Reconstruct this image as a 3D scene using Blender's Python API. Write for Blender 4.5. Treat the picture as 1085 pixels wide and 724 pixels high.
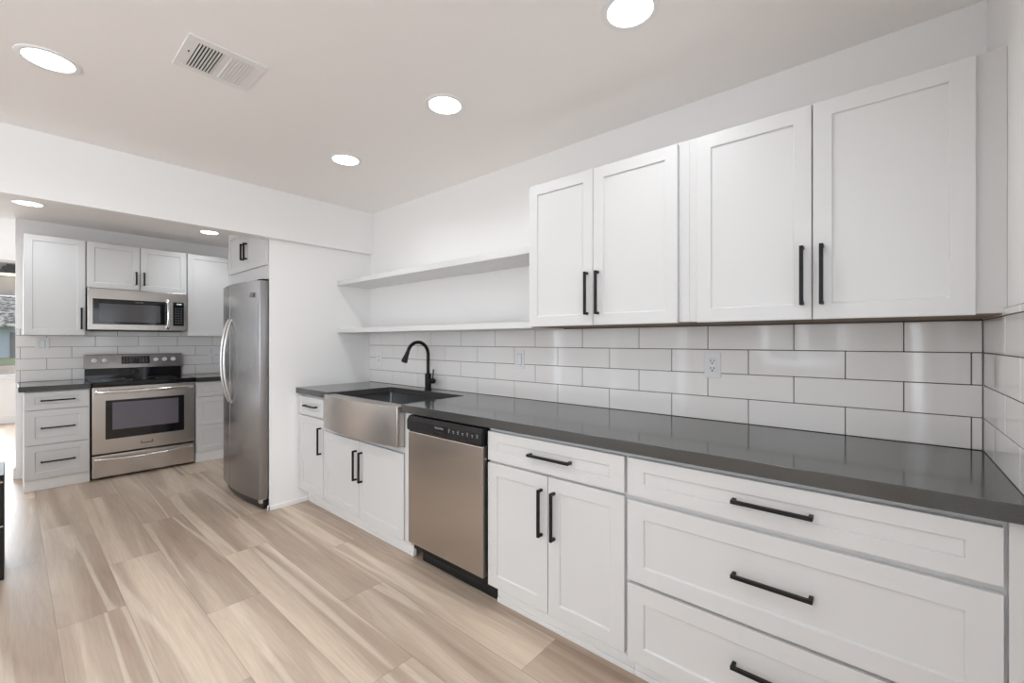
import bpy, bmesh, math
from mathutils import Vector, Matrix
PI = math.pi
sc = bpy.context.scene
for o in list(bpy.data.objects):
    bpy.data.objects.remove(o)
C = sc.collection

# ------------------------------------------------------------------ camera, world, daylight, exposure
H_EYE = 1.28
cam_d = bpy.data.cameras.new('camera')
cam = bpy.data.objects.new('camera', cam_d); C.objects.link(cam)
cam.location = (0, 0, H_EYE)
cam.rotation_euler = (PI/2, 0, 0.7113)
cam_d.sensor_width = 36.0
cam_d.lens = 458.68/1085*36.0
cam_d.shift_y = -0.8/1085
cam_d.clip_start = 0.02
cam_d.clip_end = 300
sc.camera = cam

sc.view_settings.view_transform = 'Standard'
sc.view_settings.look = 'None'
sc.view_settings.gamma = 1.0
sc.view_settings.use_curve_mapping = False
sc.view_settings.exposure = 0.15
try:
    sc.cycles.max_bounces = 14
    sc.cycles.diffuse_bounces = 8
    sc.cycles.glossy_bounces = 5
    sc.cycles.sample_clamp_indirect = 6.0
    sc.cycles.caustics_reflective = False
    sc.cycles.caustics_refractive = False
except Exception:
    pass

world = bpy.data.worlds.new('world'); sc.world = world
world.use_nodes = True
bg = world.node_tree.nodes['Background']
bg.inputs[0].default_value = (0.86, 0.92, 1.0, 1)
bg.inputs[1].default_value = 1.1

LAMP_W = 2.7          # watts of each recessed ceiling light
def daylight(name, loc, rot, sx, sy, power, color=(0.845, 0.925, 1.0)):
    d = bpy.data.lights.new(name, 'AREA'); d.shape = 'RECTANGLE'
    d.size = sx; d.size_y = sy; d.energy = power; d.color = color
    o = bpy.data.objects.new(name, d); C.objects.link(o)
    o.location = loc; o.rotation_euler = rot
    return o
# daylight lamps; patio door, side glazing and living door are unseen, added for brightness
daylight('added_daylight_back', (-3.9, -3.16, 1.05), (PI/2, 0, PI), 2.6, 2.0, 130)  # unseen patio door, put in to bring daylight into the kitchen
daylight('daylight_back_window', (-0.9, -3.16, 1.5), (PI/2, 0, PI), 0.95, 1.05, 31)
daylight('daylight_side_window', (0.245, 1.18, 1.5), (PI/2, 0, PI/2), 0.45, 0.85, 1.5)
daylight('added_daylight_side', (0.245, -1.75, 1.35), (PI/2, 0, PI/2), 1.5, 1.6, 52)  # added to brighten header, floor and stove wall; source unseen
daylight('daylight_far_window', (-10.2, -0.6, 1.6), (PI/2, 0, -PI/2), 1.9, 1.7, 115)
daylight('added_daylight_living', (-8.2, -3.16, 1.2), (PI/2, 0, PI), 2.6, 2.2, 85)  # added to brighten the living room and left floor; source unseen

# ------------------------------------------------------------------ materials
def new_mat(name):
    m = bpy.data.materials.new(name); m.use_nodes = True
    nt = m.node_tree
    return m, nt, nt.nodes['Principled BSDF']
def setp(b, **k):
    for n, v in k.items():
        n = {'base': 'Base Color', 'rough': 'Roughness', 'metal': 'Metallic', 'spec': 'Specular IOR Level',
             'coat': 'Coat Weight', 'coat_rough': 'Coat Roughness', 'emit': 'Emission Color',
             'emit_s': 'Emission Strength', 'aniso': 'Anisotropic', 'trans': 'Transmission Weight'}[n]
        if n in b.inputs:
            if isinstance(v, tuple): v = (v[0], v[1], v[2], 1)
            b.inputs[n].default_value = v
def paint(name, col, rough=0.5, spec=0.5, bump=0.0, scale=120, **k):
    m, nt, b = new_mat(name)
    setp(b, base=col, rough=rough, spec=spec, **k)
    tc = nt.nodes.new('ShaderNodeTexCoord')
    no = nt.nodes.new('ShaderNodeTexNoise'); no.inputs['Scale'].default_value = scale
    no.inputs['Detail'].default_value = 4
    nt.links.new(tc.outputs['Object'], no.inputs['Vector'])
    mr = nt.nodes.new('ShaderNodeMapRange')
    mr.inputs['To Min'].default_value = max(0.02, rough-0.03); mr.inputs['To Max'].default_value = min(1, rough+0.03)
    nt.links.new(no.outputs[0], mr.inputs[0]); nt.links.new(mr.outputs[0], b.inputs['Roughness'])
    if bump:
        bu = nt.nodes.new('ShaderNodeBump'); bu.inputs['Strength'].default_value = bump
        bu.inputs['Distance'].default_value = 0.002
        nt.links.new(no.outputs[0], bu.inputs['Height']); nt.links.new(bu.outputs[0], b.inputs['Normal'])
    return m
def steel(name, col, rough, stretch, aniso=0.0):
    m, nt, b = new_mat(name)
    setp(b, base=col, rough=rough, metal=1.0)
    tc = nt.nodes.new('ShaderNodeTexCoord'); mp = nt.nodes.new('ShaderNodeMapping')
    mp.inputs['Scale'].default_value = stretch
    no = nt.nodes.new('ShaderNodeTexNoise'); no.inputs['Scale'].default_value = 1.0; no.inputs['Detail'].default_value = 2
    nt.links.new(tc.outputs['Object'], mp.inputs[0]); nt.links.new(mp.outputs[0], no.inputs['Vector'])
    mr = nt.nodes.new('ShaderNodeMapRange'); mr.inputs['To Min'].default_value = rough-0.004; mr.inputs['To Max'].default_value = rough+0.004
    nt.links.new(no.outputs[0], mr.inputs[0]); nt.links.new(mr.outputs[0], b.inputs['Roughness'])
    if aniso:
        tg = nt.nodes.new('ShaderNodeTangent'); tg.direction_type = 'RADIAL'; tg.axis = 'Z'
        nt.links.new(tg.outputs[0], b.inputs['Tangent']); b.inputs['Anisotropic'].default_value = aniso
    return m

M = {}
M['wall'] = paint('wall_paint', (0.85, 0.845, 0.84), 0.6, 0.3, 0.15, 60)
M['ceiling'] = paint('ceiling_paint', (0.89, 0.865, 0.85), 0.8, 0.2, 0.15, 60)
M['cab'] = paint('cabinet_lacquer', (0.655, 0.655, 0.655), 0.32, 0.5, 0.0, 30)
M['trimw'] = paint('trim_paint', (0.84, 0.84, 0.84), 0.35, 0.5, 0.0, 30)
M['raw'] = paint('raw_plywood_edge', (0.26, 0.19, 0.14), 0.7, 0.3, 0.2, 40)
M['black'] = paint('matte_black_metal', (0.006, 0.006, 0.006), 0.45, 0.3)
M['gap'] = paint('dark_recess', (0.02, 0.02, 0.02), 0.8, 0.2)
M['blackgloss'] = paint('black_glass', (0.008, 0.008, 0.010), 0.06, 0.6)
M['blackplastic'] = paint('black_plastic', (0.009, 0.009, 0.010), 0.32, 0.4)
M['oven_glass'] = paint('oven_inner_glass', (0.14, 0.13, 0.155), 0.12, 0.6)
M['micro_glass'] = paint('microwave_window_mesh', (0.07, 0.068, 0.072), 0.12, 0.6)
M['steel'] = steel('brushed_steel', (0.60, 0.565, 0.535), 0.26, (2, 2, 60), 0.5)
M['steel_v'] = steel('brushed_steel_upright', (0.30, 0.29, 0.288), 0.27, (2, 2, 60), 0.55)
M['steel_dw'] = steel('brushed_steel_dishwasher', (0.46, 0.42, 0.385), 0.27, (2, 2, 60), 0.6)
M['steel_sink'] = steel('sink_steel', (0.54, 0.50, 0.47), 0.28, (4, 4, 500))
M['steel_dark'] = steel('brushed_steel_dark', (0.36, 0.355, 0.36), 0.26, (4, 4, 500))
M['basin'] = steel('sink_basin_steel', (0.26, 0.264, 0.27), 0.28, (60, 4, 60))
M['chrome'] = steel('polished_steel', (0.80, 0.79, 0.78), 0.12, (20, 20, 20))
M['handle_steel'] = steel('satin_handle_steel', (0.56, 0.55, 0.54), 0.2, (20, 20, 20))
M['fridge_side'] = paint('fridge_side_grey', (0.20, 0.20, 0.20), 0.35, 0.5)
M['plate'] = paint('white_plastic', (0.78, 0.79, 0.80), 0.3, 0.5)
M['knob'] = paint('pale_knob', (0.86, 0.86, 0.86), 0.25, 0.5)
M['print'] = paint('pale_print', (0.34, 0.34, 0.35), 0.5, 0.3)
M['vent'] = paint('vent_enamel', (0.80, 0.785, 0.775), 0.45, 0.4)
M['ventdark'] = paint('vent_duct_dark', (0.03, 0.027, 0.025), 0.8, 0.2)

m, nt, b = new_mat('lamp_lens'); setp(b, base=(0.9, 0.9, 0.9), rough=0.4, emit=(1, 0.985, 0.96), emit_s=9.0); M['lens'] = m
m, nt, b = new_mat('display_digits'); setp(b, base=(0.3, 0.3, 0.3), emit=(0.75, 0.95, 1.0), emit_s=1.5); M['digits'] = m
m, nt, b = new_mat('porch_lamp_lens'); setp(b, base=(0.9, 0.8, 0.6), emit=(1, 0.85, 0.6), emit_s=2); M['porchlens'] = m

# window glass: thin, clear, lets daylight through
m, nt, b = new_mat('window_glass')
for n in list(nt.nodes):
    if n.type != 'OUTPUT_MATERIAL': nt.nodes.remove(n)
out = nt.nodes['Material Output']
tr = nt.nodes.new('ShaderNodeBsdfTransparent'); gl = nt.nodes.new('ShaderNodeBsdfGlossy'); gl.inputs['Roughness'].default_value = 0.02
fr = nt.nodes.new('ShaderNodeFresnel'); fr.inputs[0].default_value = 1.45; mx = nt.nodes.new('ShaderNodeMixShader')
nt.links.new(fr.outputs[0], mx.inputs[0]); nt.links.new(tr.outputs[0], mx.inputs[1]); nt.links.new(gl.outputs[0], mx.inputs[2])
nt.links.new(mx.outputs[0], out.inputs[0]); M['glass'] = m

# glazed tile
m, nt, b = new_mat('glazed_tile'); setp(b, base=(0.85, 0.83, 0.815), rough=0.07, spec=0.5)
tc = nt.nodes.new('ShaderNodeTexCoord'); no = nt.nodes.new('ShaderNodeTexNoise'); no.inputs['Scale'].default_value = 9; no.inputs['Detail'].default_value = 2
bu = nt.nodes.new('ShaderNodeBump'); bu.inputs['Strength'].default_value = 0.10; bu.inputs['Distance'].default_value = 0.004
nt.links.new(tc.outputs['Object'], no.inputs['Vector']); nt.links.new(no.outputs[0], bu.inputs['Height']); nt.links.new(bu.outputs[0], b.inputs['Normal'])
M['tile'] = m
M['grout'] = paint('dark_grout', (0.10, 0.09, 0.085), 0.9, 0.2)

# quartz worktop
m, nt, b = new_mat('grey_quartz'); setp(b, base=(0.085, 0.085, 0.085), rough=0.11, spec=0.6)
tc = nt.nodes.new('ShaderNodeTexCoord'); no = nt.nodes.new('ShaderNodeTexNoise'); no.inputs['Scale'].default_value = 350; no.inputs['Detail'].default_value = 3
cr = nt.nodes.new('ShaderNodeValToRGB')
cr.color_ramp.elements[0].position = 0.35; cr.color_ramp.elements[0].color = (0.050, 0.050, 0.049, 1)
cr.color_ramp.elements[1].position = 0.7; cr.color_ramp.elements[1].color = (0.070, 0.070, 0.068, 1)
nt.links.new(tc.outputs['Object'], no.inputs['Vector']); nt.links.new(no.outputs[0], cr.inputs[0]); nt.links.new(cr.outputs[0], b.inputs['Base Color'])
M['quartz'] = m

# plank floor
def floor_material():
    m, nt, b = new_mat('pale_wood_planks')
    N, L = nt.nodes, nt.links
    def math_(op, a, bb=None, c=None):
        n = N.new('ShaderNodeMath'); n.operation = op
        for i, v in enumerate((a, bb, c)):
            if v is None: continue
            if isinstance(v, (int, float)): n.inputs[i].default_value = v
            else: L.new(v, n.inputs[i])
        return n.outputs[0]
    geo = N.new('ShaderNodeNewGeometry'); sp = N.new('ShaderNodeSeparateXYZ'); L.new(geo.outputs['Position'], sp.inputs[0])
    X, Y = sp.outputs[0], sp.outputs[1]
    W, LEN = 0.232, 1.52
    v = math_('DIVIDE', math_('SUBTRACT', Y, 0.368), W)
    row = math_('FLOOR', v); fv = math_('FRACT', v)
    u = math_('ADD', math_('DIVIDE', math_('ADD', X, 3.35), LEN), math_('MULTIPLY', row, 0.375))
    u = math_('ADD', u, 20)
    col = math_('FLOOR', u); fu = math_('FRACT', u)
    cb = N.new('ShaderNodeCombineXYZ'); L.new(row, cb.inputs[0]); L.new(col, cb.inputs[1])
    wn = N.new('ShaderNodeTexWhiteNoise'); wn.noise_dimensions = '3D'; L.new(cb.outputs[0], wn.inputs['Vector'])
    rnd = wn.outputs['Value']
    # wavy streaks along the plank
    gx = math_('ADD', math_('MULTIPLY', X, 0.36), math_('MULTIPLY', rnd, 37.0))
    gy = math_('MULTIPLY', Y, 5.6)
    gv = N.new('ShaderNodeCombineXYZ'); L.new(gx, gv.inputs[0]); L.new(gy, gv.inputs[1]); L.new(math_('MULTIPLY', rnd, 19.0), gv.inputs[2])
    n1 = N.new('ShaderNodeTexNoise'); n1.inputs['Scale'].default_value = 1.15; n1.inputs['Detail'].default_value = 3; n1.inputs['Roughness'].default_value = 0.45
    n1.inputs['Distortion'].default_value = 0.55
    L.new(gv.outputs[0], n1.inputs['Vector'])
    cr = N.new('ShaderNodeValToRGB'); e = cr.color_ramp.elements
    e[0].position = 0.30; e[0].color = (0.355, 0.26, 0.193, 1)
    e[1].position = 0.70; e[1].color = (0.65, 0.53, 0.415, 1)
    k = e.new(0.44); k.color = (0.435, 0.333, 0.255, 1)
    k = e.new(0.52); k.color = (0.495, 0.39, 0.303, 1)
    k = e.new(0.58); k.color = (0.585, 0.47, 0.368, 1)
    L.new(n1.outputs[0], cr.inputs[0])
    # cathedral rings
    rg = math_('FRACT', math_('MULTIPLY', n1.outputs[0], 15.0))
    rg = math_('POWER', math_('ABSOLUTE', math_('SUBTRACT', math_('MULTIPLY', rg, 2.0), 1.0)), 4.0)
    # fine grain
    fvn = N.new('ShaderNodeCombineXYZ'); L.new(math_('MULTIPLY', X, 5.0), fvn.inputs[0]); L.new(math_('MULTIPLY', Y, 120.0), fvn.inputs[1]); L.new(rnd, fvn.inputs[2])
    n2 = N.new('ShaderNodeTexNoise'); n2.inputs['Scale'].default_value = 1.0; n2.inputs['Detail'].default_value = 4; L.new(fvn.outputs[0], n2.inputs['Vector'])
    fine = math_('ADD', math_('MULTIPLY', math_('SUBTRACT', n2.outputs[0], 0.5), 0.34), 1.0)
    tone = math_('ADD', math_('MULTIPLY', wn.outputs['Value'], 0.09), 0.95)
    tone = math_('MULTIPLY', tone, fine)
    tone = math_('MULTIPLY', tone, math_('SUBTRACT', 1.0, math_('MULTIPLY', rg, 0.07)))
    # seams
    ev = math_('MULTIPLY', math_('MINIMUM', fv, math_('SUBTRACT', 1.0, fv)), W)
    eu = math_('MULTIPLY', math_('MINIMUM', fu, math_('SUBTRACT', 1.0, fu)), LEN)
    ed = math_('MINIMUM', ev, eu)
    seam = N.new('ShaderNodeMapRange'); seam.inputs['From Min'].default_value = 0.0; seam.inputs['From Max'].default_value = 0.0022
    seam.inputs['To Min'].default_value = 0.62; seam.inputs['To Max'].default_value = 1.0; L.new(ed, seam.inputs[0])
    tone = math_('MULTIPLY', tone, seam.outputs[0])
    # narrow cream sapwood streaks
    sx = N.new('ShaderNodeCombineXYZ'); L.new(math_('ADD', math_('MULTIPLY', X, 0.13), math_('MULTIPLY', rnd, 53.0)), sx.inputs[0])
    L.new(math_('MULTIPLY', Y, 3.2), sx.inputs[1]); L.new(math_('MULTIPLY', rnd, 11.0), sx.inputs[2])
    n3 = N.new('ShaderNodeTexNoise'); n3.inputs['Scale'].default_value = 1.3; n3.inputs['Detail'].default_value = 1.5; L.new(sx.outputs[0], n3.inputs['Vector'])
    sk = N.new('ShaderNodeMapRange'); sk.interpolation_type = 'SMOOTHSTEP'; sk.inputs['From Min'].default_value = 0.008; sk.inputs['From Max'].default_value = 0.022
    sk.inputs['To Min'].default_value = 0.65; sk.inputs['To Max'].default_value = 0.0
    L.new(math_('ABSOLUTE', math_('SUBTRACT', n3.outputs[0], 0.53)), sk.inputs[0])
    mixc = N.new('ShaderNodeMix'); mixc.data_type = 'RGBA'; L.new(sk.outputs[0], mixc.inputs[0]); L.new(cr.outputs[0], mixc.inputs[6]); mixc.inputs[7].default_value = (0.68, 0.58, 0.47, 1)
    vm = N.new('ShaderNodeVectorMath'); vm.operation = 'SCALE'; L.new(mixc.outputs[2], vm.inputs[0]); L.new(tone, vm.inputs['Scale'])
    L.new(vm.outputs[0], b.inputs['Base Color'])
    bu = N.new('ShaderNodeBump'); bu.inputs['Strength'].default_value = 0.25; bu.inputs['Distance'].default_value = 0.0015
    hh = math_('ADD', math_('MULTIPLY', n2.outputs[0], 0.3), seam.outputs[0])
    L.new(hh, bu.inputs['Height']); L.new(bu.outputs[0], b.inputs['Normal'])
    setp(b, rough=0.38, spec=0.45)
    return m
M['floor'] = floor_material()

# ------------------------------------------------------------------ mesh helpers
class MB:
    """collects shapes into one mesh"""
    def __init__(self): self.bm = bmesh.new()
    def box(self, x0, x1, y0, y1, z0, z1):
        vs = [self.bm.verts.new(p) for p in ((x0,y0,z0),(x1,y0,z0),(x1,y1,z0),(x0,y1,z0),(x0,y0,z1),(x1,y0,z1),(x1,y1,z1),(x0,y1,z1))]
        for f in ((3,2,1,0),(4,5,6,7),(0,1,5,4),(1,2,6,5),(2,3,7,6),(3,0,4,7)):
            self.bm.faces.new([vs[i] for i in f])
        return self
    def prism(self, pts, axis, a, b_):
        """polygon (two coordinates) extruded along axis 'x','y','z' from a to b_"""
        def mk(p, t):
            return {'x': (t, p[0], p[1]), 'y': (p[0], t, p[1]), 'z': (p[0], p[1], t)}[axis]
        A = [self.bm.verts.new(mk(p, a)) for p in pts]; B = [self.bm.verts.new(mk(p, b_)) for p in pts]
        n = len(pts)
        self.bm.faces.new(A); self.bm.faces.new(B[::-1])
        for i in range(n):
            self.bm.faces.new((A[i], B[i], B[(i+1) % n], A[(i+1) % n]))
        return self
    def lathe(self, prof, center=(0,0,0), axis='z', seg=32, cap=True):
        """prof: list of (r, t) along the axis"""
        rings = []
        for r, t in prof:
            ring = []
            for i in range(seg):
                a = 2*PI*i/seg; c, s = r*math.cos(a), r*math.sin(a)
                p = {'z': (c, s, t), 'y': (c, t, s), 'x': (t, c, s)}[axis]
                ring.append(self.bm.verts.new((p[0]+center[0], p[1]+center[1], p[2]+center[2])))
            rings.append(ring)
        for a, b_ in zip(rings, rings[1:]):
            for i in range(seg):
                self.bm.faces.new((a[i], a[(i+1) % seg], b_[(i+1) % seg], b_[i]))
        if cap:
            self.bm.faces.new(rings[0]); self.bm.faces.new(rings[-1][::-1])
        return self
    def tube(self, pts, radii, seg=16, flat=1.0, side=None):
        pts = [Vector(p) for p in pts]
        if isinstance(radii, (int, float)): radii = [radii]*len(pts)
        rings = []; prev = None
        for i, p in enumerate(pts):
            d = (pts[min(i+1, len(pts)-1)] - pts[max(i-1, 0)]).normalized()
            if prev is None:
                ref = Vector(side) if side else (Vector((0,0,1)) if abs(d.z) < 0.9 else Vector((1,0,0)))
                n = (ref - d*ref.dot(d)).normalized()
            else:
                n = (prev - d*prev.dot(d)).normalized()
            prev = n; bb = d.cross(n)
            rings.append([self.bm.verts.new(p + n*radii[i]*math.cos(2*PI*k/seg) + bb*radii[i]*flat*math.sin(2*PI*k/seg)) for k in range(seg)])
        for a, b_ in zip(rings, rings[1:]):
            for k in range(seg):
                self.bm.faces.new((a[k], a[(k+1) % seg], b_[(k+1) % seg], b_[k]))
        self.bm.faces.new(rings[0]); self.bm.faces.new(rings[-1][::-1])
        return self
    def shaker(self, x0, x1, z0, z1, fr=0.055, th=0.02, rec=0.007, frz=None):
        """five-piece front: face at y=0 looking to -y, thickness to +y"""
        frz = fr if frz is None else frz
        def ring(ix, iz, y):
            return [self.bm.verts.new(p) for p in ((x0+ix, y, z0+iz), (x1-ix, y, z0+iz), (x1-ix, y, z1-iz), (x0+ix, y, z1-iz))]
        R = [ring(0, 0, th), ring(0, 0, 0), ring(fr, frz, 0), ring(fr+0.002, frz+0.002, rec)]
        for a, b_ in zip(R, R[1:]):
            for i in range(4):
                self.bm.faces.new((a[i], a[(i+1) % 4], b_[(i+1) % 4], b_[i]))
        self.bm.faces.new(R[-1]); self.bm.faces.new(R[0][::-1])
        return self
    def build(self, name, mat, parent=None, bevel=0.0, smooth=False, seg=2):
        bmesh.ops.recalc_face_normals(self.bm, faces=self.bm.faces)
        me = bpy.data.meshes.new(name); self.bm.to_mesh(me); self.bm.free()
        me.materials.append(mat)
        if smooth:
            me.shade_smooth(); me.set_sharp_from_angle(angle=math.radians(38))
        o = bpy.data.objects.new(name, me); C.objects.link(o)
        if parent is not None: o.parent = parent
        if bevel:
            md = o.modifiers.new('bevel', 'BEVEL'); md.width = bevel; md.segments = seg; md.limit_method = 'ANGLE'; md.angle_limit = math.radians(40)
        return o
def thing(name, label, cat, loc=(0,0,0), rz=0, group=None):
    o = bpy.data.objects.new(name, None); C.objects.link(o); o.empty_display_size = 0.1
    o.location = loc; o.rotation_euler = (0, 0, rz); o['label'] = label; o['category'] = cat
    if group: o['group'] = group
    return o
def tag(o, label, cat, group=None):
    o['label'] = label; o['category'] = cat
    if group: o['group'] = group
    return o
def struct(o, label=None):
    o['kind'] = 'structure'
    if label: o['label'] = label
    return o
def box(name, mat, x0, x1, y0, y1, z0, z1, parent=None, bevel=0.0):
    return MB().box(x0, x1, y0, y1, z0, z1).build(name, mat, parent, bevel)
def text(name, body, size, mat, parent, loc, rot, ext=0.0004):
    cu = bpy.data.curves.new(name, 'FONT'); cu.body = body; cu.size = size; cu.extrude = ext; cu.align_x = 'CENTER'; cu.align_y = 'CENTER'
    tmp = bpy.data.objects.new(name+'_curve', cu); C.objects.link(tmp)
    dg = bpy.context.evaluated_depsgraph_get(); dg.update()
    me = bpy.data.meshes.new_from_object(tmp.evaluated_get(dg))
    bpy.data.objects.remove(tmp)
    me.materials.clear(); me.materials.append(mat)
    o = bpy.data.objects.new(name, me); C.objects.link(o); o.parent = parent
    o.location = loc; o.rotation_euler = rot
    return o

# ------------------------------------------------------------------ the room
D, XL, XR = 2.119, -3.511, 0.256
ZC = 2.413
XS = -6.08          # stove wall face
YB = -3.2           # wall behind the camera
XF = -10.3          # far wall of the next room
ZL = 3.3
struct(box('floor', M['floor'], XF-0.15, XR+0.15, YB-0.15, D+0.15, -0.1, 0.0))
struct(box('ceiling', M['ceiling'], XS-0.12, XR+0.15, YB-0.15, D+0.15, ZC, ZC+0.12))
struct(box('ceiling_living', M['ceiling'], XF-0.15, XS-0.12, YB-0.15, D+0.15, ZL, ZL+0.1))
struct(box('wall_back', M['wall'], XF-0.15, XR+0.15, D, D+0.15, 0, ZL))
def wall_with_holes(name, axis, plane0, plane1, a0, a1, z0, z1, holes, mat):
    """wall along axis 'x' or 'y', split around rectangular holes (a,b,za,zb)"""
    mb = MB()
    def add(p, q, u, v):
        if q-p < 1e-4 or v-u < 1e-4: return
        if axis == 'x': mb.box(p, q, plane0, plane1, u, v)
        else: mb.box(plane0, plane1, p, q, u, v)
    cur = a0
    for (p, q, u, v) in sorted(holes):
        add(cur, p, z0, z1); add(p, q, z0, u); add(p, q, v, z1); cur = q
    add(cur, a1, z0, z1)
    return struct(mb.build(name, mat))
wall_with_holes('wall_front', 'x', YB-0.15, YB, XF-0.15, XR+0.15, 0, ZL,
                [(-9.6, -6.9, 0.1, 2.3), (-5.2, -2.6, 0.05, 2.05), (-1.4, -0.4, 0.95, 2.05)], M['wall'])
wall_with_holes('wall_right', 'y', XR, XR+0.15, YB, D, 0, ZC, [(-2.6, -0.9, 0.45, 2.2), (0.95, 1.42, 1.05, 1.95)], M['wall'])
wall_with_holes('wall_far', 'y', XF-0.15, XF, YB, D, 0, ZL, [(-1.6, 0.32, 0.727, 2.53)], M['wall'])
struct(box('wall_stove', M['wall'], XS-0.12, XS, 0.035, D, 0, ZC))
struct(box('wall_living_upper', M['wall'], XS-0.12, XS-0.005, YB, D, ZC+0.12, ZL))
# dropped header across the room; thinner where it passes over the refrigerator panel
struct(MB().prism([(-3.463, YB), (-3.463, D), (-3.536, D), (-3.536, 1.255), (-3.585, 1.255), (-3.585, YB)], 'z', 2.049, ZC)
       .build('beam', M['wall'], bevel=0.003))
struct(box('wall_partition', M['wall'], -3.534, XL, 1.28, D, 0, 2.049, bevel=0.002))
# windows
def window(n, axis, plane, a0, a1, z0, z1, mull=1, fr=0.05, depth=0.06):
    w = struct(bpy.data.objects.new('window_%d' % n, None)); C.objects.link(w)
    f = MB()
    def add(mb, p, q, u, v, d0, d1):
        if axis == 'x': mb.box(p, q, plane+d0, plane+d1, u, v)
        else: mb.box(plane+d0, plane+d1, p, q, u, v)
    add(f, a0, a1, z0, z0+fr, 0, depth); add(f, a0, a1, z1-fr, z1, 0, depth)
    add(f, a0, a0+fr, z0+fr, z1-fr, 0, depth); add(f, a1-fr, a1, z0+fr, z1-fr, 0, depth)
    for i in range(mull):
        c = a0 + (a1-a0)*(i+1)/(mull+1); add(f, c-0.02, c+0.02, z0+fr, z1-fr, 0.005, depth-0.005)
    f.build('window_frame', M['trimw'], w, 0.003)
    g = MB(); add(g, a0+fr, a1-fr, z0+fr, z1-fr, depth/2-0.002, depth/2+0.002); g.build('window_pane', M['glass'], w)
    return w
window(1, 'x', YB-0.12, -1.4, -0.4, 0.95, 2.05, 1)
window(2, 'x', YB-0.12, -5.2, -2.6, 0.05, 2.05, 1, 0.07)  # unseen patio glazing, added to go with its daylight lamp
window(3, 'x', YB-0.12, -9.6, -6.9, 0.1, 2.3, 2, 0.07)  # unseen living room glazing, added with the lamp inside it
window(4, 'y', XR+0.06, 0.95, 1.42, 1.05, 1.95, 0)
window(6, 'y', XR+0.06, -2.6, -0.9, 0.45, 2.2, 1)  # unseen side glazing, added for light towards the header and stove
window(5, 'y', XF-0.12, -1.6, 0.32, 0.727, 2.53, 1, 0.03)
struct(box('trim_1', M['trimw'], XF, XF+0.03, -1.64, 0.36, 0.700, 0.727, bevel=0.003))   # sill of the far window
# baseboards
def bb(name, pts):
    mb = MB()
    for (x0, x1, y0, y1, h) in pts: mb.box(x0, x1, y0, y1, 0, h)
    return struct(mb.build(name, M['trimw'], bevel=0.004))
bb('baseboard_partition', [(XL, XL+0.012, 1.268, 1.555, 0.035), (-3.534, XL+0.012, 1.268, 1.28, 0.035)])
bb('baseboard_far', [(XF, XF+0.015, YB, D, 0.12)])
bb('baseboard_stove', [(XS-0.135, XS+0.0, 0.020, 0.035, 0.105), (XS-0.135, XS-0.12, 0.035, D, 0.105)])
bb('baseboard_front', [(-6.0, -5.2, YB, YB+0.015, 0.10), (-2.6, XR-0.02, YB, YB+0.015, 0.10)])

# ------------------------------------------------------------------ cabinets
HL = 0.20
def handle_v(x, z0, z1, parent, y=0.0, s=0.0115, out=0.032):
    m = MB()
    m.box(x-s/2, x+s/2, y-out, y-out+s, z0, z1)
    m.box(x-s/2, x+s/2, y-out+s-0.0003, y, z0, z0+s); m.box(x-s/2, x+s/2, y-out+s-0.0003, y, z1-s, z1)
    return m.build('handle', M['black'], parent, 0.0012)
def handle_h(x0, x1, z, parent, y=0.0, s=0.0115, out=0.032):
    m = MB()
    m.box(x0, x1, y-out, y-out+s, z-s/2, z+s/2)
    m.box(x0, x0+s, y-out+s-0.0003, y, z-s/2, z+s/2); m.box(x1-s, x1, y-out+s-0.0003, y, z-s/2, z+s/2)
    return m.build('handle', M['black'], parent, 0.0012)
def front(kind, x0, x1, z0, z1, parent, fr=0.055, frz=None):
    return MB().shaker(x0, x1, z0, z1, fr=fr, frz=frz).build(kind, M['cab'], parent, 0.0014)
TH = 0.021   # carcass face sits this far behind the front faces

# --- main run: front faces on y = 1.49
YD = 1.49
def main_base(name, label, x0, x1, depth=0.60, kick=True, c_top=0.866, parts=None):
    t = thing(name, label, 'cabinet', (x0, YD, 0), 0, 'base cabinets along the sink wall')
    w = x1-x0
    m = MB().box(0, w, TH, depth, 0.105, c_top); m.build('carcass', M['cab'], t, 0.001)
    if kick:
        k = MB().box(0.0, w, 0.080, 0.096, 0.0, 0.105)
        k.box(0.0, w, 0.070, 0.0795, 0.0, 0.022).box(0.0, w, 0.074, 0.0795, 0.0225, 0.060)
        k.build('toe_kick', M['trimw'], t, 0.003)
    return t

x0 = -3.509; t = main_base('base_cabinet', 'narrow white base cabinet in the corner between fridge panel and steel sink', x0, -3.093)
d = front('drawer', 0.010, 0.408, 0.713, 0.850, t, 0.055, 0.045); handle_h(0.13, 0.13+HL*0.95, 0.785, d)
d = front('door', 0.010, 0.408, 0.118, 0.700, t); handle_v(0.375, 0.445, 0.642, d)

x0 = -3.092; w = 1.050
t = thing('sink_cabinet', 'white two-door cabinet under the steel apron sink', 'cabinet', (x0, YD, 0), 0, 'base cabinets along the sink wall')
MB().box(0, 0.085, TH, 0.60, 0.105, 0.866).box(w-0.020, w, TH, 0.60, 0.105, 0.866).box(0.085, w-0.020, TH, 0.60, 0.105, 0.125).box(0.085, w-0.020, 0.585, 0.60, 0.125, 0.866).box(0.085, w-0.020, TH, 0.040, 0.600, 0.655).box(0.47, 0.51, TH, 0.040, 0.125, 0.600).build('carcass', M['cab'], t, 0.001)
box('filler_strip', M['cab'], w-0.062, w, 0.004, TH, 0.118, 0.864, t, 0.001)
k = MB().box(0.0, w-0.075, 0.080, 0.096, 0.0, 0.105).box(0.0, w-0.075, 0.070, 0.0795, 0.0, 0.022).box(0.0, w-0.075, 0.074, 0.0795, 0.0225, 0.060)
k.build('toe_kick', M['trimw'], t, 0.003)
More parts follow.
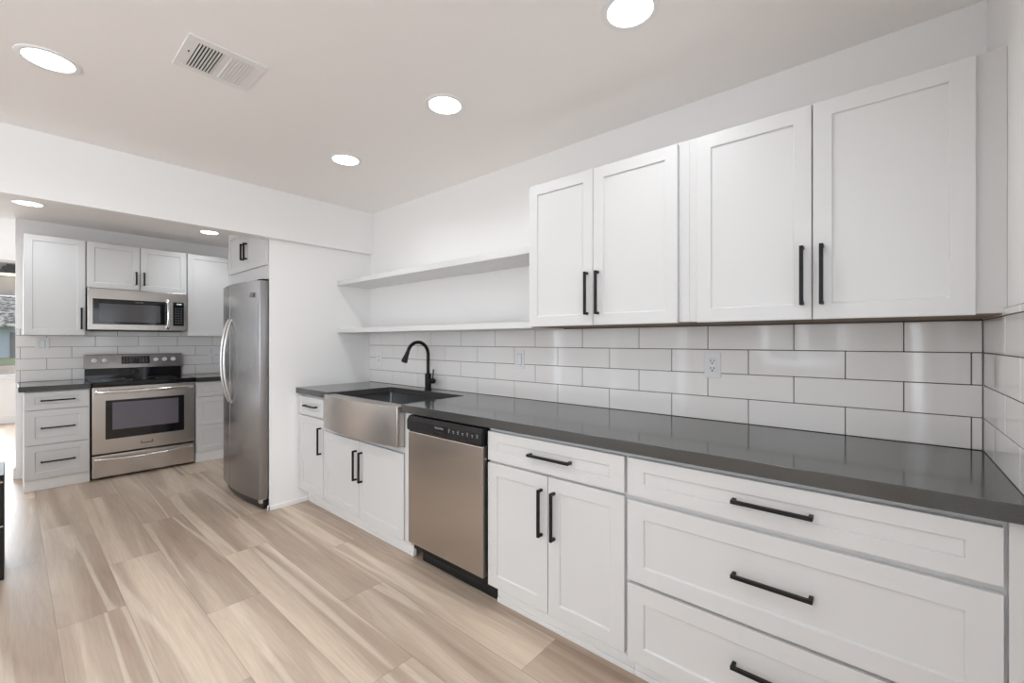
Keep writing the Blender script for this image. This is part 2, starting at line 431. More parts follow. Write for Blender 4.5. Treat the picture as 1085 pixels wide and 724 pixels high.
d = front('door', 0.004, 0.488, 0.118, 0.622, t); handle_v(0.456, 0.362, 0.560, d)
d = front('door', 0.492, 0.978, 0.118, 0.622, t); handle_v(0.526, 0.362, 0.560, d)

x0 = -1.440; w = 0.712
t = main_base('base_cabinet', 'white base cabinet with one drawer over two doors, right of the dishwasher', x0, x0+w)
d = front('drawer', 0.004, w-0.006, 0.713, 0.850, t, 0.062, 0.046); handle_h(0.262, 0.262+0.215, 0.783, d)
d = front('door', 0.004, w/2-0.002, 0.118, 0.702, t, 0.058); handle_v(w/2-0.032, 0.444, 0.646, d)
d = front('door', w/2+0.002, w-0.006, 0.118, 0.702, t, 0.058); handle_v(w/2+0.034, 0.444, 0.646, d)

x0 = -0.727; w = 0.980
t = main_base('drawer_cabinet', 'wide white three-drawer cabinet at the right end of the long worktop', x0, x0+w)
for i, (z0, z1, hz) in enumerate(((0.713, 0.850, 0.780), (0.400, 0.694, 0.548), (0.106, 0.388, 0.265))):
    d = front('drawer', 0.006, 0.934, z0, z1, t, 0.062, 0.046 if i == 0 else 0.060); handle_h(0.362, 0.362+0.212, hz, d)
box('filler_strip', M['cab'], 0.942, 0.980, 0.004, TH, 0.106, 0.864, t, 0.001)

# --- wall cabinets: front faces on y = 1.775
YU = 1.775
def wall_cab(label, x0, w, doors, z0=1.353, z1=2.083, extra=None):
    t = thing('wall_cabinet', label, 'cabinet', (x0, YU, 0), 0, 'wall cabinets above the long worktop')
    MB().box(0, w, TH, 0.342, z0+0.004, z1+0.010).build('carcass', M['cab'], t, 0.001)
    for (a, b_, hx) in doors:
        d = front('door', a, b_, z0, z1, t, 0.052); handle_v(hx, 1.402, 1.602, d)
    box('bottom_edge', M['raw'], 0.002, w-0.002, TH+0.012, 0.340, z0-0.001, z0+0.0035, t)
    return t
wall_cab('white two-door wall cabinet beside the open shelves', -1.413, 0.8128, [(0.002, 0.379, 0.352), (0.382, 0.772, 0.409)])
t = wall_cab('large white two-door wall cabinet in the right corner', -0.600, 0.8555, [(0.036, 0.411, 0.385), (0.415, 0.794, 0.440)])

# --- open shelves
for nm, lab, z0, z1 in (('floating_shelf', 'upper white floating shelf left of the wall cabinets', 1.747, 1.787),
                        ('floating_shelf', 'lower white floating shelf just above the tiles over the faucet', 1.347, 1.382)):
    s = box(nm, M['cab'], XL+0.001, -1.416, 1.807, D-0.001 if z0 > 1.5 else D-0.012, z0, z1, bevel=0.0015)
    tag(s, lab, 'shelf', 'floating shelves')

# --- long worktop with the sink cut-out
wt = MB()
CX0, CX1, CY1 = -2.968, -2.112, 1.975
poly = [(XL+0.001, 1.469), (-2.986, 1.469), (-2.986, 1.513), (CX0, 1.513), (CX0, CY1-0.02), (CX0+0.006, CY1-0.006), (CX0+0.02, CY1), (CX1-0.02, CY1), (CX1-0.006, CY1-0.006), (CX1, CY1-0.02),
        (CX1, 1.513), (-2.106, 1.513), (-2.106, 1.469), (XR-0.001, 1.469), (XR-0.001, D-0.001), (XL+0.001, D-0.001)]
wt.prism(poly, 'z', 0.870, 0.914)
o = wt.build('worktop', M['quartz'], bevel=0.0015)
tag(o, 'long dark grey quartz worktop around the apron sink', 'worktop')

# --- farmhouse sink
t = thing('farmhouse_sink', 'stainless steel apron-front sink set into the long grey worktop', 'sink', (-2.54, 1.7, 0.64))
def rel(mb, ox=-2.54, oy=1.7, oz=0.64):
    for v in mb.bm.verts: v.co -= Vector((ox, oy, oz))
    return mb
SX0, SX1 = -2.985, -2.107
ap = MB(); n = 24; pts = []
for i in range(n+1):
    u = i/n; x = SX0 + (SX1-SX0)*u
    pts.append((x, 1.442 - 0.034*math.sin(PI*u)))
pts += [(SX1, 1.508), (SX0, 1.508)]
ap.prism(pts, 'z', 0.668, 0.903)
rel(ap).build('apron', M['steel_sink'], t, 0.004, smooth=True, seg=3)
bs = MB(); bx0, bx1, by0, by1, zb, zt = -2.975, -2.105, 1.500, 1.982, 0.662, 0.869
def rr(x0, x1, y0, y1, r, z, n=6):
    out = []
    for cx, cy, a0 in ((x1-r, y1-r, 0), (x0+r, y1-r, PI/2), (x0+r, y0+r, PI), (x1-r, y0+r, 1.5*PI)):
        for i in range(n+1):
            a = a0 + PI/2*i/n; out.append((cx+r*math.cos(a), cy+r*math.sin(a), z))
    return out
rings = [rr(bx0-0.0, bx1+0.0, by0, by1, 0.020, zt), rr(bx0+0.012, bx1-0.012, by0+0.008, by1-0.008, 0.018, zt), rr(bx0+0.016, bx1-0.016, by0+0.012, by1-0.012, 0.018, zb+0.05),
         rr(bx0+0.03, bx1-0.03, by0+0.026, by1-0.026, 0.02, zb+0.012), rr(bx0+0.06, bx1-0.06, by0+0.056, by1-0.056, 0.03, zb+0.006)]
V = [[bs.bm.verts.new(p) for p in r] for r in rings]
for a, b_ in zip(V, V[1:]):
    for i in range(len(a)): bs.bm.faces.new((a[i], a[(i+1) % len(a)], b_[(i+1) % len(a)], b_[i]))
bs.bm.faces.new(V[-1])
o = rel(bs).build('basin', M['basin'], t, smooth=True)
md = o.modifiers.new('sheet', 'SOLIDIFY'); md.thickness = 0.0015; md.offset = 0
rel(MB().box(SX0+0.01, SX1-0.01, 1.440, 1.512, 0.885, 0.9035)).build('front_rim', M['steel_sink'], t, 0.003)
rel(MB().lathe([(0.045, zb+0.010), (0.045, zb+0.014), (0.028, zb+0.012), (0.0, zb+0.008)][:3], (-2.54, 1.75, 0))).build('drain', M['chrome'], t, smooth=True)

# --- faucet
fx, fy, fz = -2.585, 2.040, 0.914
t = thing('kitchen_faucet', 'matte black gooseneck faucet behind the sink', 'faucet', (fx, fy, fz))
MB().lathe([(0.027, 0), (0.027, 0.006), (0.0235, 0.010), (0.0235, 0.118), (0.020, 0.122), (0.014, 0.124)], seg=28).build('body', M['black'], t, smooth=True)
R = 0.092; zc = 0.368 - R - 0.013; pts = [(0, 0, 0.115), (0, 0, 0.18), (0, 0, 0.23)]
for i in range(0, 15):
    a = PI*i/14*0.90
    pts.append((0, -R + R*math.cos(a), zc + R*math.sin(a)))
e = Vector(pts[-1]); dr = (Vector(pts[-1])-Vector(pts[-2])).normalized(); pts.append(tuple(e+dr*0.012))
MB().tube(pts, 0.0125, 18, side=(1, 0, 0)).build('spout', M['black'], t, smooth=True)
e2 = e+dr*0.008
MB().tube([tuple(e2), tuple(e2+dr*0.02), tuple(e2+dr*0.055), tuple(e2+dr*0.075), tuple(e2+dr*0.078)], [0.0145, 0.0155, 0.021, 0.0225, 0.019], 20, side=(1, 0, 0)).build('spray_head', M['black'], t, smooth=True)
MB().lathe([(0.017, 0.018), (0.019, 0.022), (0.019, 0.064), (0.013, 0.073)], (0, 0, 0.068), 'x', 22).build('valve', M['black'], t, smooth=True)
MB().tube([(0.056, 0, 0.070), (0.057, 0, 0.10), (0.060, 0.002, 0.155)], [0.0055, 0.005, 0.0052], 12).build('lever', M['black'], t, smooth=True)

# --- dishwasher
t = thing('dishwasher', 'stainless dishwasher with black control strip under the long worktop', 'dishwasher', (-2.041, 1.468, 0))
w = 0.596
MB().box(0.012, w-0.012, 0.035, 0.60, 0.10, 0.862).build('tub', M['gap'], t)
dp = MB(); dp.prism([(0.0, 0.150), (0.0, 0.770), (0.006, 0.777), (0.032, 0.777), (0.032, 0.146), (0.006, 0.143)], 'x', 0.004, w-0.006)
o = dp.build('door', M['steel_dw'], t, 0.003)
cp = MB(); cp.prism([(-0.010, 0.790), (-0.010, 0.838), (0.004, 0.860), (0.034, 0.860), (0.034, 0.779), (-0.004, 0.779)], 'x', 0.004, w-0.006)
o = cp.build('control_panel', M['blackplastic'], t, 0.002)
MB().box(0.235, 0.335, -0.0125, -0.006, 0.785, 0.803).build('grip_recess', M['gap'], o, 0.001)
text('brand_lettering', 'FRIGIDAIRE', 0.0135, M['print'], o, (0.282, -0.0102, 0.823), (PI/2, 0, 0))
for i in range(7):
    ic = MB(); x = 0.355 + i*0.034
    ic.box(x, x+0.011, -0.0108, -0.0100, 0.820, 0.8235); ic.box(x+0.003, x+0.008, -0.0108, -0.0100, 0.812, 0.817)
    if i % 2 == 0: ic.box(x, x+0.012, -0.0108, -0.0100, 0.828, 0.830)
    ic.build('button_print', M['print'], o)
box('kick_plate', M['blackplastic'], 0.0, w, 0.105, 0.130, 0.0, 0.115, t)

# ------------------------------------------------------------------ tiles
def tiles(name, label, axis, plane, a0, a1, z0, rows, pitch, tw, joints, ztop, out=0.009, end_out=-1, bands=None):
    """running-bond tiles as real bevelled bodies; axis 'x' faces -y, 'y+' faces +x, 'y-' faces -x"""
    t = thing(name, label, 'backsplash', (0, 0, 0))
    g = 0.0028
    mb = MB(); gr = MB()
    def put(m_, p, q, u, v, d0, d1):
        if q-p < 0.004 or v-u < 0.004: return
        if axis == 'x': m_.box(p, q, plane-d1, plane-d0, u, v)
        elif axis == 'y+': m_.box(plane+d0, plane+d1, p, q, u, v)
        else: m_.box(plane-d1, plane-d0, p, q, u, v)
    for r in range(rows):
        u = z0 + r*pitch; v = min(u+pitch, ztop)
        j = joints[r % 2]
        k = math.floor((a0-j)/tw)
        while True:
            p = j + k*tw; q = p+tw; k += 1
            if p >= a1: break
            put(mb, max(p, a0)+g/2, min(q, a1)-g/2, u+g/2, v-g/2, 0.002, out)
    put(gr, a0, a1, z0, ztop, 0.0005, out-0.0022)
    mb.build('tile_field', M['tile'], t, 0.0016)
    gr.build('grout', M['grout'], t)
    return t
TP = 0.1085
tiles('tile_backsplash', 'glossy pale subway tiles along the wall behind the sink', 'x', D, XL+0.001, XR-0.0095, 0.9145, 5, TP, 0.3365, (-0.453, -0.285), 1.3525)
tiles('tile_backsplash', 'short run of glossy pale tiles on the right side wall', 'y-', XR, 1.470, D-0.0095, 0.9145, 5, TP, 0.3365, (D-0.19, D-0.355), 1.37)
tiles('tile_backsplash', 'pale subway tiles on the wall behind the stove', 'y+', XS, 0.037, 2.10, 0.8955, 5, TP, 0.3365, (0.063, 0.231), 1.388)

# ------------------------------------------------------------------ wall plates
def plate_at(name, label, cat, loc, rz, kind, w=0.072, h=0.116, group='wall plates on the tiles'):
    t = thing(name, label, cat, loc, rz, group)
    MB().box(-w/2, w/2, -0.006, 0, -h/2, h/2).build('cover_plate', M['plate'], t, 0.002)
    if kind == 'switch':
        MB().box(-0.017, 0.017, -0.0085, -0.004, -0.034, 0.034).build('rocker', M['plate'], t, 0.0015)
        mb = MB(); f = 0.019; g = 0.036
        mb.box(-f, f, -0.0064, -0.0058, -g, g)
        mb.build('rocker_gap', M['fridge_side'], t)
    else:
        MB().box(-0.017, 0.017, -0.0085, -0.004, -0.034, 0.034).build('receptacle', M['plate'], t, 0.0015)
        s = MB()
        for zc_ in (0.017, -0.017):
            s.box(-0.0085, -0.0055, -0.0092, -0.0082, zc_-0.001, zc_+0.009); s.box(0.0055, 0.0085, -0.0092, -0.0082, zc_-0.001, zc_+0.008)
            s.lathe([(0.0034, -0.0092), (0.0034, -0.0082)], (0, 0, zc_-0.008), 'y', 10)
        s.build('socket_slots', M['gap'], t)
    return t
TF = D-0.009
plate_at('wall_outlet', 'white electrical outlet in the tiles under the large right wall cabinet', 'outlet', (-0.600, TF, 1.168), 0, 'outlet')
plate_at('light_switch', 'white rocker switch plate in the tiles right of the faucet', 'switch', (-1.752, TF, 1.162), 0, 'switch')
plate_at('wall_outlet', 'white outlet in the tiles left of the faucet, by the corner', 'outlet', (-3.345, TF, 1.125), 0, 'outlet')
TS = XS+0.009
plate_at('light_switch', 'white plate in the tiles left of the stove', 'switch', (TS, 0.203, 1.250), PI/2, 'switch', 0.09)
plate_at('wall_outlet', 'white outlet in the tiles right of the stove, beside the fridge', 'outlet', (TS, 1.562, 1.160), PI/2, 'outlet', 0.07, 0.10)

# ------------------------------------------------------------------ stove wall (fronts face +x on x = -5.45)
XB = -5.45
def stove_base(label, y0, w, fronts, left_side=False):
    t = thing('drawer_cabinet', label, 'cabinet', (XB, y0, 0), PI/2, 'drawer cabinets beside the stove')
    MB().box(0, w, TH, 0.615, 0.098, 0.849).build('carcass', M['cab'], t, 0.001)
    MB().box(0.0, w, 0.028, 0.045, 0.0, 0.098).box(0.0, 0.018, 0.0455, 0.60, 0.0, 0.098).build('toe_kick', M['trimw'], t, 0.002)
    return t
t = stove_base('white three-drawer cabinet left of the stove', 0.078, 0.398, None)
for i, (z0, z1, hz) in enumerate(((0.692, 0.842, 0.768), (0.394, 0.686, 0.534), (0.102, 0.388, 0.245))):
    d = front('drawer', 0.003, 0.392, z0, z1, t, 0.058, 0.045 if i == 0 else 0.055); handle_h(0.093, 0.302, hz, d)
t = stove_base('white three-drawer cabinet between the stove and the refrigerator', 1.272, 0.60, None)
for i, (z0, z1) in enumerate(((0.692, 0.842), (0.394, 0.686), (0.108, 0.388))):
    d = front('drawer', 0.005, 0.595, z0, z1, t, 0.058, 0.045 if i == 0 else 0.055); handle_h(0.30, 0.50, (0.768, 0.534, 0.245)[i], d)
tag(box('worktop', M['quartz'], XS+0.001, -5.425, 0.046, 0.477, 0.850, 0.895, bevel=0.0015), 'short dark grey worktop left of the stove', 'worktop')
tag(box('worktop', M['quartz'], XS+0.001, -5.425, 1.270, 2.10, 0.850, 0.895, bevel=0.0015), 'short dark grey worktop between stove and refrigerator', 'worktop')

XU = -5.75
def stove_upper(label, y0, w, z0, z1, doors):
    t = thing('wall_cabinet', label, 'cabinet', (XU, y0, 0), PI/2, 'wall cabinets around the microwave')
    MB().box(0, w, TH, 0.328, z0+0.003, z1).build('carcass', M['cab'], t, 0.001)
    for (a, b_, hx, h0, h1) in doors:
        d = front('door', a, b_, z0, z1, t, 0.052)
        if hx: handle_v(hx, h0, h1, d, s=0.013)
    return t
stove_upper('tall white wall cabinet left of the microwave', 0.078, 0.396, 1.333, 2.229, [(0.002, 0.390, 0.364, 1.388, 1.590)])
stove_upper('short white two-door wall cabinet directly above the microwave', 0.476, 0.782, 1.790, 2.229, [(0.004, 0.389, 0.361, 1.843, 1.975), (0.395, 0.778, 0.422, 1.843, 1.975)])
stove_upper('tall white wall cabinet right of the microwave, half behind the refrigerator', 1.260, 0.440, 1.333, 2.229, [(0.004, 0.436, None, 0, 0)])

# --- stove
t = thing('electric_range', 'freestanding stainless stove with black glass cooktop', 'stove', (XB, 0.484, 0), PI/2)
w = 0.776
MB().box(0.004, w-0.004, 0.03, 0.60, 0.03, 0.866).build('body', M['blackplastic'], t, 0.002)
MB().box(0.0, w, -0.006, 0.600, 0.866, 0.898).build('cooktop', M['blackgloss'], t, 0.006)
for (cx_, cy_, r_) in ((0.20, 0.16, 0.105), (0.57, 0.16, 0.085), (0.20, 0.42, 0.080), (0.57, 0.42, 0.105)):
    rg = MB(); rg.lathe([(r_, 0.8980), (r_, 0.8984), (r_-0.004, 0.8984), (r_-0.004, 0.8980)], (cx_, cy_, 0), seg=40, cap=False)
    rg.build('burner_ring', M['fridge_side'], t, smooth=True)
d = MB().box(0.003, w-0.003, 0.0, 0.032, 0.238, 0.852).build('oven_door', M['steel'], t, 0.005)
MB().box(0.093, 0.686, -0.004, 0.01, 0.366, 0.726).build('window_surround', M['blackgloss'], d, 0.003)
MB().box(0.140, 0.638, -0.0055, 0.0, 0.450, 0.703).build('window_glass', M['oven_glass'], d, 0.001)
hp = []
for i in range(21):
    u = i/20; hp.append((0.022+(w-0.044)*u, -0.014-0.034*math.sin(PI*u)**0.5, 0.806))
MB().tube(hp, 0.0145, 14, flat=0.8).build('handle', M['chrome'], d, smooth=True)
bd = MB(); bd.box(0.345, 0.433, -0.0035, 0.0, 0.290, 0.296).box(0.345, 0.351, -0.0035, 0.0, 0.296, 0.315).box(0.427, 0.433, -0.0035, 0.0, 0.296, 0.315)
bd.build('badge', M['blackplastic'], d)
d = MB().box(0.003, w-0.003, 0.0, 0.032, 0.020, 0.222).build('warming_drawer', M['steel'], t, 0.005)
hp = [(0.022+(w-0.044)*i/20, -0.010-0.030*math.sin(PI*i/20)**0.6, 0.190-0.012*math.sin(PI*i/20)) for i in range(21)]
MB().tube(hp, 0.011, 14, flat=0.9).build('handle', M['chrome'], d, smooth=True)
# back guard: black riser and tilted steel control panel
MB().prism([(0.556, 0.898), (0.556, 1.000), (0.605, 1.000), (0.605, 0.898)], 'x', 0.0, w).build('riser', M['blackgloss'], t, 0.002)
o = MB().prism([(0.530, 0.998), (0.532, 1.010), (0.556, 1.138), (0.568, 1.142), (0.612, 1.142), (0.612, 0.998)], 'x', -0.004, w+0.004).build('control_panel', M['steel_dark'], t, 0.003)
def tilt(z): return 0.532 + (z-1.010)*0.024/0.128
MB().prism([(tilt(1.040)-0.002, 1.040), (tilt(1.118)-0.002, 1.118), (tilt(1.118)+0.01, 1.118), (tilt(1.040)+0.01, 1.040)], 'x', 0.272, 0.500).build('display', M['blackgloss'], o, 0.001)
for r_ in range(3):
    for c_ in range(8):
        if c_ in (3, 4) and r_ > 0: continue
        zz = 1.100-r_*0.020; pm = MB(); pm.box(0.286+c_*0.026, 0.297+c_*0.026, tilt(zz)-0.0032, tilt(zz)-0.0016, zz, zz+0.0035)
        pm.build('button_print', M['print'], o)
for kx in (0.066, 0.142, 0.551, 0.625, 0.699):
    kn = MB().lathe([(0.022, 0.010), (0.0225, -0.006), (0.020, -0.022), (0.017, -0.026)], (0, 0, 0), 'y', 24)
    kn.box(-0.003, 0.003, -0.031, -0.020, -0.018, 0.018)
    for v in kn.bm.verts: v.co += Vector((kx, tilt(1.080)-0.006, 1.080))
    kn.build('knob', M['knob'], t, smooth=True)

# --- microwave
t = thing('microwave_oven', 'stainless over-the-range microwave below the short two-door cabinet', 'microwave', (-5.72, 0.480, 1.380), PI/2)
w, hh = 0.770, 0.405
MB().box(0.002, w-0.002, 0.03, 0.355, 0.0, hh).build('case', M['fridge_side'], t, 0.003)
MB().box(0.03, w-0.03, 0.04, 0.33, -0.004, 0.002).build('bottom_grille', M['gap'], t)
d = MB().box(0.0, w, 0.0, 0.032, 0.006, hh).build('door', M['steel'], t, 0.004)
MB().box(0.036, 0.625, -0.003, 0.01, 0.060, 0.306).build('window_surround', M['blackgloss'], d, 0.002)
MB().box(0.080, 0.545, -0.0042, 0.0, 0.085, 0.262).build('window_glass', M['micro_glass'], d, 0.001)
text('brand_lettering', 'FRIGIDAIRE', 0.0125, M['print'], d, (0.375, -0.0036, 0.284), (PI/2, 0, 0))
hp = [(0.605, -0.006-0.038*math.sin(PI*i/16)**0.55, 0.030+0.300*i/16) for i in range(17)]
MB().tube(hp, 0.0135, 14, side=(1, 0, 0)).build('handle', M['chrome'], d, smooth=True)
o = MB().box(0.650, 0.745, -0.003, 0.01, 0.058, 0.308).build('keypad', M['blackgloss'], d, 0.002)
text('display_digits', '12:00', 0.020, M['digits'], o, (0.700, -0.0036, 0.287), (PI/2, 0, 0))
for r_ in range(7):
    for c_ in range(3):
        kp = MB(); kp.box(0.668+c_*0.024, 0.679+c_*0.024, -0.0038, -0.003, 0.085+r_*0.026, 0.089+r_*0.026)
        kp.build('button_print', M['print'], o)

# ------------------------------------------------------------------ refrigerator
FX0, FX1 = -4.385, -3.545
t = thing('refrigerator', 'stainless side-by-side refrigerator beside the white end panel', 'refrigerator', (FX0, 1.22, 0))
w = FX1-FX0
MB().box(0.006, w-0.012, 0.075, 0.84, 0.03, 1.712).build('cabinet_shell', M['fridge_side'], t, 0.004)
def fy_(x):   # contoured front
    u = x/w; return -0.046*(1-(2*u-1)**2)
def fdoor(a, b_):
    n = 14; pts = [(a+(b_-a)*i/n, fy_(a+(b_-a)*i/n)) for i in range(n+1)]
    pts = [(a, 0.068), (a, fy_(a)+0.004)] + [(pts[0][0]+0.003, fy_(a))] + pts[1:-1] + [(b_-0.003, fy_(b_)), (b_, fy_(b_)+0.004), (b_, 0.068)]
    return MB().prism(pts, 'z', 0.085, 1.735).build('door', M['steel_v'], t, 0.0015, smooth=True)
SPL = 0.325
d1 = fdoor(0.0, SPL-0.003); d2 = fdoor(SPL+0.003, w)
for dd, hx in ((d1, SPL-0.045), (d2, SPL+0.045)):
    hp = []
    for i in range(25):
        u = i/24; hp.append((hx, fy_(hx)+0.004-0.058*math.sin(PI*u)**0.7, 0.778+0.675*u))
    MB().tube(hp, 0.012, 14, flat=0.8, side=(1, 0, 0)).build('handle', M['handle_steel'], dd, smooth=True)
bq = MB(); bx = w-0.125
bq.box(bx, bx+0.058, fy_(bx)-0.002, fy_(bx)+0.010, 1.610, 1.645)
bq.build('badge', M['fridge_side'], d2, 0.001)
MB().box(w-0.075, w-0.010, 0.020, 0.095, 1.7352, 1.7480).box(w-0.050, w-0.012, 0.0, 0.06, 1.7350, 1.7440).build('hinge_cover', M['blackplastic'], t, 0.004)
MB().box(0.015, 0.075, 0.020, 0.095, 1.7352, 1.7480).build('hinge_cover', M['blackplastic'], t, 0.004)
MB().prism([(0.01+(w-0.02)*i/12, 0.030+fy_(0.01+(w-0.02)*i/12)*0.8) for i in range(13)]+[(w-0.01, 0.09), (0.01, 0.09)], 'z', 0.012, 0.078).build('base_grille', M['blackplastic'], t, 0.003)
MB().box(w-0.055, w-0.012, 0.010, 0.060, 0.050, 0.086).build('bottom_hinge', M['chrome'], t, 0.002)
for fx_ in (0.05, w-0.05):
    MB().lathe([(0.016, 0.0), (0.016, 0.030)], (fx_, 0.10, 0), seg=14).build('foot', M['blackplastic'], t)
    MB().lathe([(0.016, 0.0), (0.016, 0.032)], (fx_, 0.78, 0), seg=14).build('foot', M['blackplastic'], t)

# --- cabinet over the refrigerator
t = thing('wall_cabinet', 'white two-door cabinet above the refrigerator', 'cabinet', (-4.405, 1.262, 0), 0)
w = 0.867
MB().box(0, w, TH, 0.84, 1.752, 2.300).build('carcass', M['cab'], t, 0.001)
d = front('door', 0.003, w/2-0.002, 1.857, 2.212, t, 0.052); handle_v(w/2-0.034, 1.940, 2.075, d, s=0.013)
d = front('door', w/2+0.002, w-0.006, 1.857, 2.212, t, 0.052); handle_v(w/2+0.034, 1.940, 2.075, d, s=0.013)

# ------------------------------------------------------------------ ceiling
def downlight(x, y, label, z=ZC, r=0.096, group='recessed ceiling lights'):
    t = thing('ceiling_light', label, 'ceiling light', (x, y, z), 0, group)
    MB().lathe([(r, 0.0), (r, -0.003), (r-0.006, -0.006), (r-0.020, -0.004), (r-0.022, 0.0)], (0, 0, 0), 'z', 48, cap=False).build('trim_ring', M['trimw'], t, smooth=True)
    MB().lathe([(r-0.021, 0.0), (r-0.021, -0.003), (0.03, -0.0035)], (0, 0, 0), 'z', 48).build('lens', M['lens'], t, smooth=True)
    ld = bpy.data.lights.new('ceiling_lamp', 'AREA'); ld.shape = 'DISK'; ld.size = 2*(r-0.024); ld.energy = LAMP_W; ld.spread = math.radians(150); ld.color = (0.91, 0.955, 1.0)
    lo = bpy.data.objects.new('ceiling_lamp', ld); C.objects.link(lo); lo.parent = t; lo.location = (0, 0, -0.006)
    return t
downlight(-0.662, 1.388, 'round recessed ceiling light nearest the right wall cabinets, at the top edge')
downlight(-1.602, 1.365, 'round recessed ceiling light in the middle of the ceiling, in line with the sink')
downlight(-2.556, 1.372, 'small-looking round recessed ceiling light nearest the far header')
downlight(-2.556, 0.103, 'round recessed ceiling light at the upper left beside the air vent')
downlight(-5.345, 0.105, 'recessed ceiling light beyond the header, above the left stove cabinet')
downlight(-5.345, 1.362, 'recessed ceiling light beyond the header, near the cabinet above the refrigerator')
for (x, y) in ((-0.662, 0.103), (-1.602, 0.103), (-2.556, -1.15), (-1.602, -1.15), (-0.662, -1.15), (-5.345, -1.15)):
    downlight(x, y, 'round recessed ceiling light in the part of the kitchen behind the viewer', group='recessed ceiling lights behind the viewer')

# air vent: two banks of slats
t = thing('ceiling_vent', 'square white air vent with two banks of slats in the ceiling', 'vent', (-2.064, 0.564, ZC))
hx, hy = 0.130, 0.134
fr_ = MB()
fr_.box(-hx, -0.100, -hy, hy, -0.006, 0); fr_.box(0.094, hx, -hy, hy, -0.006, 0)
fr_.box(-0.100, 0.094, -hy, -0.094, -0.006, 0); fr_.box(-0.100, 0.094, 0.098, hy, -0.006, 0); fr_.box(-0.100, 0.094, -0.009, 0.009, -0.006, 0)
fr_.build('frame', M['vent'], t, 0.002)
box('duct_opening', M['ventdark'], -0.100, 0.094, -0.094, 0.098, -0.0012, 0, t)
for bank, (ya, yb_, lean) in enumerate(((-0.094, -0.009, 1), (0.009, 0.098, -1))):
    n = 8; p = (yb_-ya)/n
    for i in range(n):
        c = ya + p*(i+0.5)
        s = MB()
        if lean > 0: q = [(c-0.0010, -0.0012), (c+0.0010, -0.0012), (c+0.0026, -0.008), (c+0.0002, -0.008)]
        else: q = [(c-0.0048, -0.0012), (c-0.0028, -0.0012), (c+0.0048, -0.008), (c+0.0024, -0.008)]
        s.prism(q, 'x', -0.100, 0.094); s.build('slat', M['vent'], t)
MB().box(0.010, 0.022, -0.112, -0.109, -0.009, -0.005).build('lever', M['ventdark'], t)

# ------------------------------------------------------------------ low black cabinet at the left edge
t = thing('low_cabinet', 'low black cabinet with thin silver pull edges at the left edge of the view', 'cabinet', (-3.95, -0.594, 0))
MB().box(0, 0.38, 0, 0.575, 0.0, 0.555).build('carcass', M['blackplastic'], t, 0.003)
for z0, z1 in ((0.03, 0.300), (0.312, 0.535)):
    d = MB().box(0.381, 0.398, 0.004, 0.571, z0, z1).build('drawer', M['blackplastic'], t, 0.002)
    MB().box(0.396, 0.404, 0.004, 0.571, z1-0.010, z1-0.002).build('pull', M['chrome'], d, 0.001)
MB().box(0.0, 0.397, 0.0, 0.574, 0.555, 0.566).build('top', M['black'], t, 0.002)

# ------------------------------------------------------------------ outside the far window
m, nt, b = new_mat('lawn_grass'); setp(b, rough=0.9)
tc = nt.nodes.new('ShaderNodeTexCoord'); no = nt.nodes.new('ShaderNodeTexNoise'); no.inputs['Scale'].default_value = 1.5; cr = nt.nodes.new('ShaderNodeValToRGB')
cr.color_ramp.elements[0].color = (0.12, 0.15, 0.07, 1); cr.color_ramp.elements[1].color = (0.30, 0.34, 0.19, 1)
nt.links.new(tc.outputs['Object'], no.inputs['Vector']); nt.links.new(no.outputs[0], cr.inputs[0]); nt.links.new(cr.outputs[0], b.inputs['Base Color']); M['grass'] = m
m, nt, b = new_mat('bare_earth'); setp(b, rough=0.95)
tc = nt.nodes.new('ShaderNodeTexCoord'); no = nt.nodes.new('ShaderNodeTexNoise'); no.inputs['Scale'].default_value = 0.9; cr = nt.nodes.new('ShaderNodeValToRGB')
cr.color_ramp.elements[0].color = (0.30, 0.25, 0.20, 1); cr.color_ramp.elements[1].color = (0.62, 0.50, 0.40, 1)
nt.links.new(tc.outputs['Object'], no.inputs['Vector']); nt.links.new(no.outputs[0], cr.inputs[0]); nt.links.new(cr.outputs[0], b.inputs['Base Color']); M['earth'] = m
m, nt, b = new_mat('roof_shingles'); setp(b, rough=0.9)
tc = nt.nodes.new('ShaderNodeTexCoord'); no = nt.nodes.new('ShaderNodeTexNoise'); no.inputs['Scale'].default_value = 3.2; no.inputs['Detail'].default_value = 5; cr = nt.nodes.new('ShaderNodeValToRGB')
cr.color_ramp.elements[0].position = 0.4; cr.color_ramp.elements[0].color = (0.12, 0.11, 0.10, 1); cr.color_ramp.elements[1].position = 0.62; cr.color_ramp.elements[1].color = (0.60, 0.57, 0.54, 1)
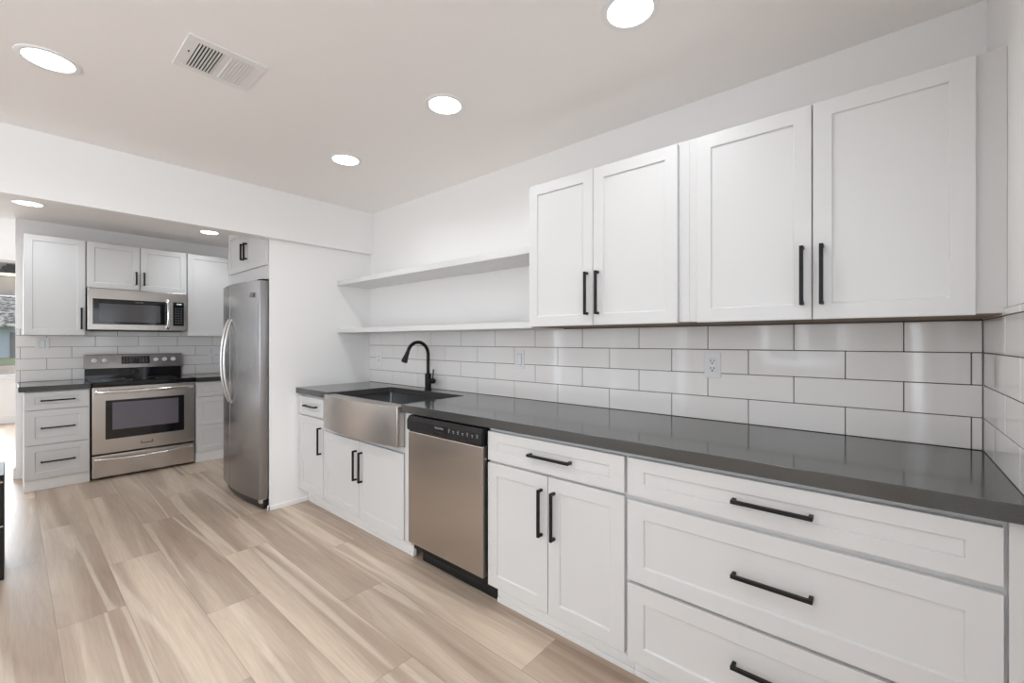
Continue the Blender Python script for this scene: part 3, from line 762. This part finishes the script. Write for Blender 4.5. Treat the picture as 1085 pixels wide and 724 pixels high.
nt.links.new(tc.outputs['Object'], no.inputs['Vector']); nt.links.new(no.outputs[0], cr.inputs[0]); nt.links.new(cr.outputs[0], b.inputs['Base Color']); M['shingle'] = m
M['bluehouse'] = paint('pale_blue_siding', (0.52, 0.60, 0.68), 0.8, 0.2)
M['siding'] = paint('porch_siding', (0.62, 0.61, 0.60), 0.7, 0.2)
struct(box('ground', M['earth'], -120, XF-0.15, -60, 60, -0.30, -0.12))
struct(box('ground_lawn', M['grass'], -54, -37.5, -40, 40, -0.12, -0.09))
t = thing('neighbour_house', 'pale blue house with a grey shingle roof seen through the far window', 'house', (-55, 0, -0.12))
MB().box(-8, 0, -12, 12, 0, 2.75).build('wall', M['bluehouse'], t)
MB().prism([(1.0, 2.50), (1.0, 2.62), (-4.0, 5.35), (-9.0, 2.62), (-9.0, 2.50)], 'y', -13, 13).build('roof', M['shingle'], t)
MB().box(0.0, 0.08, 0.02, 1.3, 0.0, 2.1).build('door', M['fridge_side'], t)
MB().box(0.0, 0.12, -6.0, -3.2, 0.9, 2.0).build('window', M['blackgloss'], t)
struct(box('porch_beam', M['siding'], -11.55, -11.35, -2.2, 1.2, 2.07, 3.35))
struct(MB().box(-11.55, -11.40, -2.2, -2.05, -0.12, 2.07).box(-11.55, -11.40, 1.05, 1.2, -0.12, 2.07).build('porch_column', M['siding']))
struct(box('roof_porch', M['siding'], -11.7, XF-0.15, -2.4, 1.4, 3.35, 3.45))
t = thing('porch_lamp', 'dark porch lantern glowing under the eave outside the far window', 'lamp', (-11.35, 0.02, 2.46))
MB().box(0.0, 0.03, -0.06, 0.06, -0.03, 0.13).box(0.03, 0.16, -0.02, 0.02, 0.05, 0.10).build('bracket', M['black'], t, 0.003)
MB().prism([(-0.14, -0.05), (0.12, -0.05), (0.07, 0.07), (-0.09, 0.07)], 'x', 0.06, 0.28).build('shade', M['black'], t, 0.003)
MB().box(0.08, 0.26, -0.12, 0.10, -0.075, -0.05).build('lens', M['porchlens'], t, 0.003)
